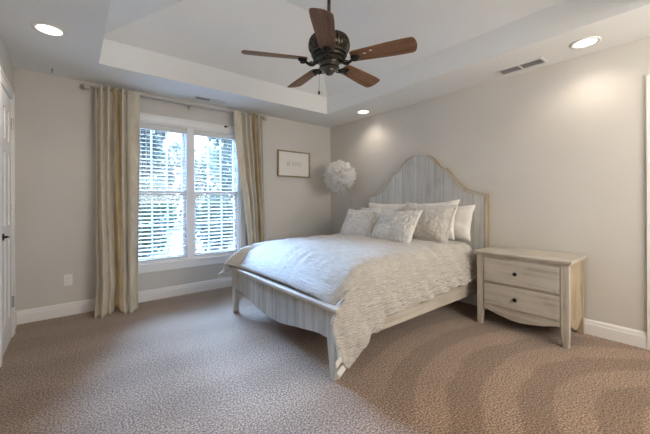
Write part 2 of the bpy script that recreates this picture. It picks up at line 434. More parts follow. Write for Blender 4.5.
door_unit(1, 'left', 3.27, 3.78, 3.32, 3.790, ct=.022)
door_unit(2, 'right', -.55, .22, .13, -.56)

# ------------------------------------------------------------------ window
MX0, MX1 = 1.138, 1.223
def sash(m, x0, x1, z0, z1, y0, y1, fw=.038):
    m.box(x0, x0 + fw, y0, y1, z0, z1); m.box(x1 - fw, x1, y0, y1, z0, z1)
    m.box(x0 + fw, x1 - fw, y0, y1, z0, z0 + fw); m.box(x0 + fw, x1 - fw, y0, y1, z1 - fw, z1)
m = MB()
yw0, yw1 = YB + .055, YB + .125
m.box(WX0, WX0 + .02, YB, yw1, WZ0, WZ1); m.box(WX1 - .02, WX1, YB, yw1, WZ0, WZ1)
m.box(WX0 + .02, WX1 - .02, YB, yw1, WZ1 - .02, WZ1); m.box(WX0 + .02, WX1 - .02, YB, yw1, WZ0, WZ0 + .02)
m.box(MX0, MX1, YB - .006, yw1, WZ0 + .02, WZ1 - .02)
win = m.build('window_1', M_vinyl, kind='structure', bevel=.002)
zm = 1.285
for (x0, x1) in ((WX0 + .02, MX0), (MX1, WX1 - .02)):
    m = MB(); sash(m, x0, x1, WZ0 + .02, zm + .02, yw0, yw0 + .03); sash(m, x0, x1, zm - .02, WZ1 - .02, yw0 + .035, yw0 + .065)
    for (z0, z1, yy) in ((WZ0 + .058, zm - .018, yw0 + .012), (zm + .018, WZ1 - .058, yw0 + .047)):
        for k in (1, 2):
            xx = lerp(x0 + .038, x1 - .038, k / 3); m.box(xx - .009, xx + .009, yy - .004, yy + .012, z0, z1)
        zz = (z0 + z1) / 2; m.box(x0 + .038, x1 - .038, yy - .003, yy + .011, zz - .009, zz + .009)
    m.build('sash', M_vinyl, win)
    g = MB(); g.box(x0 + .03, x1 - .03, yw0 + .018, yw0 + .021, WZ0 + .05, zm); g.box(x0 + .03, x1 - .03, yw0 + .053, yw0 + .056, zm, WZ1 - .05)
    g.build('glass_pane', M_glass, win)
m = MB(); cw = .085
m.box(WX0 - cw, WX0, YB - .016, YB, WZ0 - .01, WZ1); m.box(WX1, WX1 + cw, YB - .016, YB, WZ0 - .01, WZ1)
m.box(WX0 - cw, WX1 + cw, YB - .016, YB, WZ1, WZ1 + cw); m.box(WX0 - cw, WX1 + cw, YB - .024, YB - .016, WZ1 + cw - .022, WZ1 + cw)
m.build('window_casing', M_trim, win, bevel=.002)
m = MB(); m.box(WX0 - cw - .02, WX1 + cw + .02, YB - .05, YB + .01, WZ0 - .03, WZ0)
m.box(WX0 - cw, WX1 + cw, YB - .018, YB, WZ0 - .105, WZ0 - .03)
m.build('window_sill', M_trim, win, bevel=.004)

# blinds: one in each half of the window
def blind(x0, x1, label):
    t = thing('window_blind', label, 'blind', ((x0 + x1) / 2, YB + .028, WZ0), group='white slatted blinds in the double window')
    hw = (x1 - x0) / 2 - .004; zt = WZ1 - WZ0 - .024
    MB().box(-hw, hw, -.026, .024, zt - .065, zt).build('valance', M_slat, t, bevel=.003)
    m = MB(); n = 33; z0 = .060; z1 = zt - .085; tilt = R(13)
    for k in range(n):
        z = lerp(z0, z1, k / (n - 1)); pr = []
        up = []; lo = []
        for q in range(5):
            a = (q / 4 - .5) * .048; hh = .0035 * (1 - (2 * q / 4 - 1) ** 2)
            y = a * math.cos(tilt) - hh * math.sin(tilt); zz = z + a * math.sin(tilt) + hh * math.cos(tilt)
            up.append((y, zz + .0013)); lo.append((y, zz - .0013))
        m.prism(lo + up[::-1], 'yz', -hw + .004, hw - .004)
    m.build('slats', M_slat, t)
    MB().box(-hw + .004, hw - .004, -.022, .022, .024, .042).build('bottom_rail', M_slat, t, bevel=.004)
    for fx in (-.72, .0, .72):
        m = MB(); m.tube([(hw * fx, -.0245, .03), (hw * fx, -.0245, zt - .05)], .0011, 6); m.tube([(hw * fx, .0225, .03), (hw * fx, .0225, zt - .05)], .0011, 6)
        m.build('ladder_cord', M_slat, t)
    return t
bl = blind(WX0 + .02, MX0, 'white slatted blind in the left half of the window, beside the long left curtain')
MB().tube([(-.16, -.029, .62), (-.16, -.029, 1.58)], .004, 8).build('tilt_wand', M_slat, bl)
blind(MX1, WX1 - .02, 'white slatted blind in the right half of the window, beside the curtain near the bed')

# small dark clip on the casing corner
tag(MB().box(1.615, 1.64, YB - .04, YB - .0245, 2.165, 2.19).box(1.62, 1.67, YB - .034, YB - .028, 2.178, 2.186).build('blind_bracket', M_black), 'small dark metal bracket on the top right of the window casing', 'bracket')

# ------------------------------------------------------------------ curtain rod and curtains
RY, RZ = 4.075, 2.365
t = thing('curtain_rod', 'pale metal curtain rod over the window with square crystal finials', 'curtain rod', (.16, RY, RZ))
MB().tube([(.0, 0, 0), (1.99, 0, 0)], .013, 16).build('rod', M_rod, t, smooth=True)
for x in (-.032, 2.018):
    m = MB(); m.box(x - .028, x + .028, -.028, .028, -.028, .028); m.tube([(x - .036 if x < 0 else x + .036, 0, 0), (x + .03 if x < 0 else x - .03, 0, 0)], .016, 12)
    m.build('finial', M_rod, t, bevel=.012, seg=2)
for x in (.055, 1.0, 1.94):
    m = MB(); m.box(x - .006, x + .006, .0, YB - RY, -.02, -.008); m.box(x - .012, x + .012, YB - RY - .006, YB - RY, -.045, .03); m.box(x - .006, x + .006, -.02, .02, -.022, -.012)
    m.build('bracket', M_rod, t)
def curtain(name, label, xt0, xt1, xb0, xb1, flat_left, shade_band, seed, footy):
    random.seed(seed); ph = random.random() * 6; m = MB()
    def fn(s, v):
        z = (1 - v) * (RZ + .035) + v * .006
        k = s if not flat_left else 1 - s
        # tight gathers over 70 % of the width, then a nearly flat leaf
        g = k / .72
        n = 4.5
        if g < 1: fold = math.sin(2 * PI * n * g + ph * 0 + .6 * math.sin(3 * v + seed) * v)
        else: fold = math.sin(2 * PI * n + 1.2 * (g - 1) * PI) * .6
        low = math.sin(2 * PI * 2.4 * g + .5 + .4 * v) if g < 1.4 else 0
        a = lerp(.036, .034, smooth(v * 2)); a2 = .026 * smooth(v * 1.6)
        pinch = math.exp(-((1 - v) * 0 + (z - RZ) ** 2 / .0006)) * .5
        y = RY - .006 - .022 * smooth(v * 3) + a * fold * (1 - pinch * .4) + a2 * low
        y -= footy * v ** 2.2
        x = lerp(lerp(xt0, xt1, s), lerp(xb0, xb1, s), smooth(v) if not flat_left else smooth(v * 1.2) )
        x += .012 * math.sin(4.1 * v + 5 * s + seed) * v + .006 * fold * v
        # soft creases in the cloth, stronger towards the hem
        q = noise.noise(Vector((x * 9, v * 7 + seed, 0))); y += .016 * q * v; x += .008 * noise.noise(Vector((v * 9, s * 6, seed)))* v
        if v > .955: y -= (v - .955) * (.9 + .8 * math.sin(9 * s + seed))
        gap = math.exp(-((s - .44) / .05) ** 2) if not flat_left else 0
        y += gap * .12 * smooth((v - .3) / .7); z += gap * .05 * smooth((v - .9) / .1)
        if not flat_left: x += (-.03 if s < .44 else .0) * smooth((v - .85) / .15) * (1 - s)
        y = min(y, YB - .058)
        return (x, y, z)
    m.grid(fn, 110, 90, mif=lambda s, v: 1 if shade_band[0] + .03 * math.sin(6 * v) < s < shade_band[1] + .02 * math.sin(5 * v) else 0)  # lengthwise strip painted darker as the shade inside a deep fold
    o = m.build(name, [M_cur, M_foldshade], smooth=True, solid=.003)
    tag(o, label, 'curtain', 'cream curtains on the rod'); return o
curtain('curtain', 'cream floor length curtain with fold shade painted gold left of the window, near the outlet', .20, .60, .215, .575, False, (.40, .53), 2, .13)
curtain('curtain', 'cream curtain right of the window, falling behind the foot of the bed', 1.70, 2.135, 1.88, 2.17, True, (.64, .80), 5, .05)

# ------------------------------------------------------------------ picture
t = thing('picture_frame', 'small bronze framed white print reading BE KIND on the back wall', 'picture', (2.74, YB, 1.748))
fw, fh = .302, .203
m = MB()
for (a, b_, c, d_) in ((-fw, fw, fh - .018, fh), (-fw, fw, -fh, -fh + .018), (-fw, -fw + .018, -fh + .018, fh - .018), (fw - .018, fw, -fh + .018, fh - .018)):
    m.box(a, b_, -.036, -.002, c, d_)
m.build('frame', M_frame, t, bevel=.002)
MB().box(-fw + .012, fw - .012, -.016, -.004, -fh + .012, fh - .012).build('print', M_mat, t)
cu = bpy.data.curves.new('lettering', 'FONT'); cu.body = 'BE KIND'; cu.size = .098; cu.align_x = 'CENTER'; cu.align_y = 'CENTER'; cu.extrude = .0006
to = bpy.data.objects.new('lettering_curve', cu); COL.objects.link(to)
dg = bpy.context.evaluated_depsgraph_get(); me = bpy.data.meshes.new_from_object(to.evaluated_get(dg)); bpy.data.objects.remove(to)
lo = bpy.data.objects.new('lettering', me); COL.objects.link(lo); me.materials.clear(); me.materials.append(M_ink)
lo.parent = t; lo.rotation_euler = (R(90), 0, 0); lo.scale = (.78, 1, 1); lo.location = (.005, -.0170, 0)

# ------------------------------------------------------------------ outlet, ceiling hook, vents, recessed lights
def outlet(x, z, label):
    t = thing('wall_outlet', label, 'outlet', (x, YB, z))
    MB().box(-.036, .036, -.006, 0, -.058, .058).build('cover_plate', M_plate, t, bevel=.003)
    for dz in (-.02, .02):
        r = MB().prism([(.0165 * math.cos(a), dz + .0145 * math.sin(a)) for a in [2 * PI * k / 16 for k in range(16)]], 'xz', -.009, -.005).build('receptacle', M_plate, t)
        MB().box(-.008, -.006, -.0095, -.0085, dz - .004, dz + .006).box(.005, .007, -.0095, -.0085, dz - .004, dz + .005).box(-.002, .002, -.0095, -.0085, dz - .010, dz - .007).build('slot', M_dark, r)
outlet(-.025, .363, 'white duplex wall outlet low between the door and left curtain')
m = MB(); m.tube([(-.138, 3.964, 2.44), (-.138, 3.964, 2.412), (-.135, 3.960, 2.402), (-.138, 3.955, 2.397)], .003, 8)
tag(m.build('ceiling_hook', M_black, smooth=True), 'tiny dark hook hanging from the ceiling above the left of the back wall', 'hook')

def vent(name, label, x0, x1, y0, y1, along, shut):
    cx, cy = (x0 + x1) / 2, (y0 + y1) / 2; t = thing(name, label, 'vent', (cx, cy, H)); hx, hy = (x1 - x0) / 2, (y1 - y0) / 2; f = .022
    m = MB(); m.box(-hx, hx, -hy, -hy + f, -.007, 0); m.box(-hx, hx, hy - f, hy, -.007, 0); m.box(-hx, -hx + f, -hy + f, hy - f, -.007, 0); m.box(hx - f, hx, -hy + f, hy - f, -.007, 0)
    if along == 'y': m.box(-hx + f, hx - f, -.008, .008, -.007, 0)
    else: m.box(-.008, .008, -hy + f, hy - f, -.007, 0)
    m.build('frame', M_vent, t, bevel=.002)
    MB().box(-hx + f, hx - f, -hy + f, hy - f, -.0015, 0).build('duct_opening', M_dark, t)
    m = MB(); n = 9 if along == 'y' else 3
    for k in range(n):
        if along == 'y':
            c = lerp(-hx + f + .006, hx - f - .006, k / (n - 1)); m.prism([(c + .004, -.0018), (c + .0028, -.0018), (c - .001, -.0065), (c + .0002, -.0065)], 'xz', -hy + f, hy - f)
        else:
            c = lerp(-hy + f + .006, hy - f - .006, k / (n - 1)); m.prism([(c + .004, -.0018), (c + .0028, -.0018), (c - .001, -.0065), (c + .0002, -.0065)], 'yz', -hx + f, hx - f)
    m.build('louvres', M_vent, t)
    if shut: MB().box(.008, hx - f, -hy + f, hy - f, -.0068, -.0066).build('damper_plate', M_vent, t)
    return t
vent('ceiling_vent', 'long white two-section ceiling vent above the right wall', 3.255, 3.415, .95, 1.35, 'y', False)
vent('ceiling_vent', 'small ceiling vent above the window in front of the curtain rod', 1.17, 1.55, 3.90, 4.03, 'x', True)

def can_light():
    t = thing('recessed_light', '', 'light', (0, 0, H), group='recessed ceiling lights round the tray')
    m = MB(); m.lathe([(.073, -.001), (.098, -.001), (.098, -.006), (.090, -.010), (.073, -.006), (.073, -.001)], n=40, cap=False); m.build('trim_ring', M_trim, t, smooth=True)
    MB().lathe([(.0, -.0040), (.073, -.0040), (.073, -.0015), (.0, -.0015)], n=32).build('lens', M_lens, t)
    d = bpy.data.lights.new('lamp_glow', 'SPOT'); d.energy = CAN_POWER * 4; d.color = CAN_COL; d.spot_size = R(150); d.spot_blend = .9; d.shadow_soft_size = .06
    s = bpy.data.objects.new('lamp_glow', d); COL.objects.link(s); s.parent = t; s.location = (0, 0, -.075)
    return t
c0_ = can_light()
spots = [(-.122, 3.079, 'lit round recessed light in the ceiling soffit at the upper left, by the door'),
         (3.25, 3.141, 'lit round recessed light in the ceiling above the headboard corner'),
         (3.232, .646, 'lit round recessed light in the ceiling soffit at the upper right, beside the long vent')]
for i, (x, y, l) in enumerate(spots):
    o = c0_ if i == 0 else copy_tree(c0_); o.location = (x, y, H); o['label'] = l

# ------------------------------------------------------------------ ceiling fan
FX, FY = 1.5555, 1.8655
fan = thing('ceiling_fan', 'five-blade wooden ceiling fan with dark bronze motor hanging from the tray ceiling', 'ceiling fan', (FX, FY, 0))
MB().lathe([(.02, 3.05), (.045, 3.055), (.075, 3.09), (.075, 3.128), (.03, 3.13)], n=28).build('canopy', M_bronze, fan, smooth=True)
MB().tube([(0, 0, 2.44), (0, 0, 3.07)], .0135, 14).build('downrod', M_bronze, fan, smooth=True)
hz = (2.318, 2.425)
mh = MB().lathe([(.02, 2.475), (.03, 2.465), (.045, 2.455), (.08, 2.445), (.12, 2.43), (.140, 2.42), (.151, 2.40), (.156, 2.375), (.156, 2.35), (.150, 2.33), (.140, 2.318), (.128, 2.308)][::-1], n=144, ribs=36, rib=.03, ribz=hz).build('motor_housing', M_bronze, fan)
MB().lathe([(.128, 2.308), (.136, 2.305), (.138, 2.297), (.130, 2.290), (.118, 2.286), (.124, 2.278), (.124, 2.270), (.112, 2.262), (.098, 2.258), (.098, 2.248), (.06, 2.244)][::-1], n=48).build('housing_band', M_brass, fan, smooth=True)
MB().lathe([(.0, 2.141), (.022, 2.142), (.028, 2.148), (.028, 2.156), (.040, 2.160), (.046, 2.170), (.046, 2.176), (.058, 2.180), (.072, 2.190), (.074, 2.200), (.064, 2.206), (.068, 2.214), (.078, 2.222), (.080, 2.234), (.070, 2.246), (.03, 2.25)], n=48).build('switch_housing', M_brass, fan, smooth=True)
MB().lathe([(.072, 2.1885), (.0775, 2.192), (.0775, 2.199), (.072, 2.2025)], n=40).build('trim_ring', M_black, fan, smooth=True)
for k in range(5):
    a = R(-62 + 72 * k); Rm = Matrix.Rotation(a, 4, 'Z')
    # blade outline, root to rounded tip, pitched about its length
    n = 10; up = []; dn = []
    r0, r1 = .175, .655
    prof = [(0, .040), (.012, .050), (.05, .056), (.3, .064), (.55, .071), (.8, .076), (.93, .0745), (.965, .069), (.988, .052), (1.0, .026)]
    top = [(lerp(r0, r1, f), wv) for f, wv in prof]; out = top + [(r1 + .004, 0)] + [(x, -y) for x, y in top[::-1]]
    m = MB(); m.prism(out, 'xy', -.003, .003)
    bo = m.build('blade', M_blade, fan, bevel=.0015)
    pit = Matrix.Rotation(R(15), 4, 'X')
    bo.matrix_local = Rm @ Matrix.Translation((0, 0, 2.251)) @ pit.inverted()
    if k == 0:
        for px, py in ((.285, -.012), (.335, -.030)):
            cm = MB().prism([(px + .012 * math.cos(q) * (1 + .3 * math.sin(3 * q)), py + .006 * math.sin(q)) for q in [2 * PI * j / 12 for j in range(12)]], 'xy', -.0036, -.003)
            cm.build('white_spot', M_mat, bo, label='small white spot')  # small white mark on the blade underside
    # scrolled iron: S-shaped arm ending in a medallion under the blade root
    m = MB(); pts = []
    for j in range(15):
        q = j / 14; pts.append((lerp(.085, .205, q), 0, 2.240 - .034 * math.sin(PI * q) ** 1.0 + .004 * q))
    m.tube(pts, [lerp(.012, .007, abs(2 * j / 14 - 1) * .4) for j in range(15)], 8)
    for s_ in (-1, 1):
        sp = [(.135 + .022 * math.cos(q), s_ * (.020 + .016 * math.sin(q)), 2.214) for q in [j * .42 for j in range(14)]]
        m.tube(sp, .0048, 6)
    sp = [(.205 + .020 * math.cos(q) * (1 - q / 16), 0, 2.226 + .017 * math.sin(q) * (1 - q / 16)) for q in [j * .5 - 1 for j in range(15)]]
    m.tube(sp, .006, 6)
    m.lathe([(.0, -.012), (.018, -.011), (.030, -.004), (.036, .002), (.036, .007), (.0, .007)], (.208, 0, 2.238), 24)
    ao = m.build('blade_arm', M_black, fan, smooth=True); ao.matrix_local = Rm
MB().lathe([(.112, 2.259), (.1265, 2.262), (.1265, 2.268), (.112, 2.271)], n=44).build('trim_ring', M_black, fan, smooth=True)
MB().lathe([(.122, 2.286), (.1385, 2.289), (.1385, 2.296), (.122, 2.299)], n=44).build('trim_ring', M_black, fan, smooth=True)
m = MB(); m.tube([(-.045, .045, 2.19), (-.055, .052, 2.17), (-.058, .054, 2.02)], .0012, 6)
for j in range(16): m.lathe([(0, -.0022), (.0022, 0), (0, .0022)], (-.058, .054, 2.165 - j * .009), 6)
pc = m.build('pull_chain', M_brass, fan)
MB().lathe([(.0, -.030), (.005, -.028), (.0085, -.016), (.007, -.006), (.003, .0)], (-.058, .054, 2.02), 14).build('chain_fob', M_black, pc, smooth=True)

# ------------------------------------------------------------------ bed frame
YC = 2.365
bed = thing('bed_frame', 'whitewashed wooden queen bed frame with arched plank headboard and scalloped footboard', 'bed', (1.35, YC, 0))
BX = 1.35
def loc(m): # shift world coordinates into the bed's space
    m.v = [(x - BX, y - YC, z) for x, y, z in m.v]; return m
arch = [(0, 1.752), (.06, 1.748), (.12, 1.733), (.18, 1.704), (.23, 1.664), (.27, 1.618), (.30, 1.585), (.325, 1.562), (.345, 1.553), (.372, 1.553), (.385, 1.545), (.42, 1.500), (.475, 1.427), (.53, 1.366), (.59, 1.315), (.66, 1.278), (.74, 1.256), (.82, 1.243), (.85, 1.242)]
def catmull(pts, n=4):
    o = []
    for i in range(len(pts) - 1):
        p0, p1, p2, p3 = pts[max(i - 1, 0)], pts[i], pts[i + 1], pts[min(i + 2, len(pts) - 1)]
        for k in range(n):
            t = k / n
            o.append(tuple(.5 * ((2 * p1[q]) + (-p0[q] + p2[q]) * t + (2 * p0[q] - 5 * p1[q] + 4 * p2[q] - p3[q]) * t * t + (-p0[q] + 3 * p1[q] - 3 * p2[q] + p3[q]) * t ** 3) for q in (0, 1)))
    return o + [pts[-1]]
arc = catmull(arch, 3)
half = [(YC + y, z) for y, z in arc]; full = [(YC - y, z) for y, z in arc[::-1]] + half[1:]
inner = [(YC + (y - YC) * .828 / .85, z - .022) for y, z in full]
m = MB(); n = len(inner)
vs = [(x, y, z) for x in (3.433, 3.478) for zz in (0, 1) for (y, z) in [(p[0], p[1] if zz else .30) for p in inner]]
fs = []
for k in range(n - 1):
    fs += [(k, n + k, n + k + 1, k + 1), (2 * n + k, 2 * n + k + 1, 3 * n + k + 1, 3 * n + k), (n + k, 3 * n + k, 3 * n + k + 1, n + k + 1), (k, k + 1, 2 * n + k + 1, 2 * n + k)]
fs += [(0, 2 * n, 3 * n, n), (n - 1, 2 * n - 1, 4 * n - 1, 3 * n - 1)]
hb = loc(m.add(vs, fs)).build('headboard', M_plank, bed)
# moulded rim over the arch and down both sides, natural wood
m = MB(); path = [(YC - .85, .0)] + full + [(YC + .85, .0)]; inn = [(YC - .828, .0)] + inner + [(YC + .828, .0)]
n = len(path); secs = [(3.428, 0), (3.428, 1), (3.495, 1), (3.495, 0)]
vs = []
for i in range(n):
    for x, w_ in secs: vs.append((x, lerp(inn[i][0], path[i][0], w_), lerp(inn[i][1], path[i][1], w_)))
fs = [(i * 4 + k, (i + 1) * 4 + k, (i + 1) * 4 + (k + 1) % 4, i * 4 + (k + 1) % 4) for i in range(n - 1) for k in range(4)] + [(0, 1, 2, 3), tuple((n - 1) * 4 + k for k in (3, 2, 1, 0))]
mi = []
loc(m.add(vs, fs)); m.m = [(0 if (j % 4) == 0 else 1) for j in range(len(fs))]
m.build('headboard_rim', [M_woodz, M_edge], hb, bevel=.004)
# footboard
m = MB()
wave = [(.755, .250), (.66, .252), (.56, .240), (.46, .222), (.34, .205), (.22, .180), (.10, .165), (0, .163)]
wv = catmull(wave, 3); low = [(YC + y, z) for y, z in wv] + [(YC - y, z) for y, z in wv[::-1][1:]]
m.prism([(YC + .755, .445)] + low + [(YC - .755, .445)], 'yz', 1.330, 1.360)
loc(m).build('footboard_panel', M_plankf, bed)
m = MB().box(1.300, 1.385, YC - .862, YC + .862, .450, .476); m.box(1.314, 1.375, YC - .845, YC + .845, .436, .450)
loc(m).build('footboard_cap', M_woody, bed, bevel=.006)
for s_ in (-1, 1):
    y0, y1 = YC + s_ * .75, YC + s_ * .83; a, b_ = sorted((y0, y1))
    m = MB(); inn_y = y0
    pts = [(y1, .445), (y1, .10), (y1 - s_ * .004, .0), (y1 - s_ * .048, .0), (y0 + s_ * .006, .20), (y0, .245), (y0, .445)]
    m.prism(pts, 'yz', 1.318, 1.372)
    loc(m).build('leg', M_woodz, bed, bevel=.005)
    m = MB().box(1.365, 3.44, YC + s_ * .805 - .014, YC + s_ * .805 + .014, .205, .335)
    loc(m).build('side_rail', M_woodx, bed, bevel=.003)
m = MB()
for k in range(9): m.box(1.55 + k * .22, 1.63 + k * .22, YC - .79, YC + .79, .285, .305)
m.box(1.38, 3.42, YC - .03, YC + .03, .205, .284)
for xx in (1.9, 2.9): m.box(xx - .025, xx + .025, YC - .025, YC + .025, 0, .205)
loc(m).build('support_slats', M_woody, bed)
m = MB().box(1.52, 3.41, YC - .765, YC + .765, .307, .64)
tag(m.build('mattress', M_mattress, bevel=.09, seg=5), 'white queen mattress under the comforter on the bed frame', 'mattress')

# ------------------------------------------------------------------ comforter
def comforter():
    m = MB(); NU, NV = 200, 260
    xh = 3.19
    A = .685; Rd = .15
    def fn(v, u):  # v across 0..1 (near side to far side), u along foot to head
        sgn = -1 if v < .5 else 1
        q = abs(v - .5) * 2            # 0 centre, 1 hem
        f1, f2 = .50, .70              # top, shoulder
        near = sgn < 0
        # foot end start line
        q_out = smooth((q - .60) / .12) if near else smooth((q - .50) / .14)
        x0 = lerp(1.345, 1.285 if near else 1.235, q_out)
        x = lerp(x0, xh, u)
        # lengthwise profile: rises from behind the footboard cap
        dx = x - x0
        tt = max(0, min(1, dx / lerp(.44, .30, q_out)))
        rise = (1 - (1 - tt) ** 2) ** .72
        zt = lerp(.497 + (.06 if near else .10) * q_out, .745, rise)
        zt -= .012 * smooth((x - 2.7) / .5)
        if q <= f1:
            y = YC + sgn * A * q / f1; z = zt - .018 * (q / f1) ** 2
            side = 0
        elif q <= f2:
            ph = (q - f1) / (f2 - f1) * PI / 2
            y = YC + sgn * (A + Rd * math.sin(ph)); z = zt - .018 - min(Rd, .15) * (1 - math.cos(ph)); side = 0
        else:
            side = (q - f2) / (1 - f2)
            zs = zt - .018 - Rd
            if near:
                hem = .372 if x > 3 else lerp(.325, .372, smooth((x - 1.8) / 1.3))
                if x < 1.80: hem = lerp(.245, .325, smooth((x - 1.66) / .13))
                if x < 1.68: hem = lerp(.105, .245, smooth((x - 1.34) / .34))
                if x < 1.36: hem = lerp(.175, .105, smooth((x - 1.285) / .075))
                flare = lerp(.030, .052, smooth((1.75 - x) / .3))
            else:
                hem = .34
                if x < 1.7: hem = lerp(.345, .34, smooth((x - 1.25) / .45))
                flare = .03 + .12 * smooth((1.60 - x) / .35)
            hem = min(hem, zs - .03)
            y = YC + sgn * (A + Rd + flare * side ** .8); z = lerp(zs, hem, side)
            if not near and x < 1.6: x -= .03 * side
        # folds and puckers
        p = Vector((x, y, z))
        k = smooth(q / .3)
        amp = .0075
        wr = noise.noise(Vector((x * 2.6, y * 9.0, z * 2))) * amp + noise.noise(Vector((x * 16, y * 7, z * 9))) * .0045
        wr += noise.ridged_multi_fractal(Vector((x * 3.1 + y * 1.2, y * 3.2, z * 1.5)), 1.0, 2.0, 3, 1.0, 2.0) * .006 - .006
        foot = smooth((1.85 - x) / .4)
        wr *= smooth(dx / .10) if side == 0 else 1; wr += foot * .0035 * math.sin(y * 52 + 3.0 * noise.noise(Vector((x * 3, y * 4, 1)))) * (smooth(dx / .08) if side == 0 else 1)
        if side > 0:
            drop = math.sin(x * 30 + 2.5 * noise.noise(Vector((x * 3, 0, z * 3))) + 6 * (1 - side)) * .009 * side
            pk = noise.noise(Vector((x * 22, 3.3, z * 52))) * .012
            y += sgn * (drop * 1.2 + pk + wr + .008 * noise.noise(Vector((x * 9, 0, z * 8))))
            z += .010 * math.sin(x * 21) * side
        else:
            ph = 0 if q <= f1 else (q - f1) / (f2 - f1) * PI / 2
            z += (wr) * math.cos(ph); y += sgn * wr * math.sin(ph)
            # rolled far edge gathered at the shoulder
            if q > f1: z += .006 * math.sin(x * 24 + 4 * noise.noise(Vector((x * 4, 1, 2)))); y += sgn * .004 * math.sin(x * 31)
        if near: y = min(y, 1.524) if (side > 0) else y
        elif side > 0: y = max(y, 3.206)
        return (x, y, z)
    m.grid(fn, NV, NU)
    o = m.build('comforter', M_comf, smooth=True)
    md = o.modifiers.new('thickness', 'SOLIDIFY'); md.thickness = .012; md.offset = -1
    tag(o, 'wrinkled silver cream comforter covering the bed, one corner hanging by the footboard', 'comforter')
    for (x, y, z, rz, ry) in ((1.300, 1.452, .185, R(10), R(16)), (1.325, 1.452, .128, R(-6), R(38))):
        t = MB(); L = .060
        t.grid(lambda a, b_: ((a * -L), -.004 * a, (b_ - .5) * .042), 8, 3)
        c = t.build('tie_ribbon', M_white_p, o, solid=.003, smooth=True); c.location = (x, y, z); c.rotation_euler = (0, -ry, rz)
    return o
comforter()

# ------------------------------------------------------------------ pillows
def pillow(name, label, w_, h_, t_, loc_, lean, yaw, roll, mt, seed, ruff=.0, ear=.06, flange=0):
    m = MB(); n = 44
    def fn(sd):
        def g(a, b_):
            u, v = a * 2 - 1, b_ * 2 - 1
            # sides bow in a little between the corners
            y = w_ / 2 * u * (1 - ear * (1 - v * v)); z = h_ / 2 * v * (1 - ear * (1 - u * u))
            ex = max(0, (1 - abs(u) ** 3.0)) * max(0, (1 - abs(v) ** 3.0))
            if flange: 
                uu = min(1, abs(u) / (1 - flange)); vv = min(1, abs(v) / (1 - flange)); ex = max(0, 1 - uu ** 3) * max(0, 1 - vv ** 3)
            th = t_ / 2 * ex ** .55
            nn = noise.noise(Vector((y * 7 + seed, z * 7, sd))) * .012 + noise.noise(Vector((y * 18 + seed, z * 18, sd))) * .005
            if ruff: nn += ruff * (noise.noise(Vector((y * 38 + seed, z * 26, sd * 3))) + .6 * abs(noise.noise(Vector((y * 60 + seed, z * 45, 1)))))
            th = max(.003, th + nn * min(1, ex * 3 + .15))
            y += .008 * noise.noise(Vector((v * 3, seed, 0))); z += .008 * noise.noise(Vector((u * 3, seed, 5)))
            z -= .012 * (1 - u * u) * (1 if v > 0 else 0) * v
            return (sd * th, y, z + h_ / 2)
        return g
    m.grid(lambda a, b_: fn(-1)(1 - a, b_), n, n); m.grid(lambda a, b_: fn(1)(a, b_), n, n)
    # close the seam
    k = (n + 1) ** 2
    def idx(i, j, s): return (j * (n + 1) + (n - i if s == 0 else i)) + s * k
    edge = [(i, 0) for i in range(n)] + [(n, j) for j in range(n)] + [(i, n) for i in range(n, 0, -1)] + [(0, j) for j in range(n, 0, -1)]
    for q in range(len(edge)):
        i, j = edge[q]; i2, j2 = edge[(q + 1) % len(edge)]
        m.f.append((idx(i, j, 0), idx(i2, j2, 0), idx(i2, j2, 1), idx(i, j, 1))); m.m.append(0)
    o = m.build(name, mt, smooth=True)
    o.location = loc_; o.rotation_euler = Euler((R(roll), R(lean), R(yaw)), 'XYZ')
    tag(o, label, 'pillow', 'pillows piled against the headboard'); return o
pillow('pillow', 'plain white pillow at the back left of the bed against the headboard', .80, .42, .15, (3.27, 2.735, .735), 14, 2, 0, M_white_p, 1)
pillow('pillow', 'plain white pillow at the back right of the bed, closest to the nightstand', .66, .40, .15, (3.27, 1.935, .735), 16, -2, 0, M_white_p, 2)
pillow('pillow', 'white pillow with its upper corner poking up behind the smocked grey sham', .70, .45, .13, (3.10, 2.04, .74), 20, -2, -3, M_white_p, 3, ear=.09)
pillow('pillow', 'silver satin pillow behind the left ruched cushion', .66, .38, .14, (3.03, 2.775, .735), 26, 4, 0, M_silver_p, 4)
pillow('pillow', 'smocked grey beige sham leaning to the right of the small ruched cushions', .66, .44, .15, (2.90, 1.98, .73), 26, -3, 0, M_ruch2, 5, .006, .05, .08)
pillow('throw_pillow', 'small ruched cream cushion, left of the front pair on the bed', .54, .40, .13, (2.68, 2.74, .718), 30, 6, 0, M_ruch, 6, .014, .07)
pillow('throw_pillow', 'small ruched cream cushion, right of the front pair, before the sham', .60, .41, .13, (2.60, 2.165, .718), 30, -6, 0, M_ruch, 7, .014, .07)

# ------------------------------------------------------------------ nightstand
ns = thing('nightstand', 'whitewashed two-drawer wooden nightstand right of the bed', 'nightstand', (3.27, 1.0645, 0))
NX, NY = 3.27, 1.0645
def nl(m): m.v = [(x - NX, y - NY, z) for x, y, z in m.v]; return m
x0, x1, y0, y1 = 3.018, 3.475, .707, 1.422
nl(MB().box(x0 - .022, x1 + .010, y0 - .024, y1 + .024, .668, .690)).build('top', M_woody, ns, bevel=.006)
nl(MB().box(x0 - .012, x1 + .004, y0 - .012, y1 + .012, .655, .668)).build('top_moulding', M_woody, ns, bevel=.004)
nl(MB().box(x0 + .010, x1, y0 + .008, y1 - .008, .150, .655)).build('carcass', M_nside, ns)
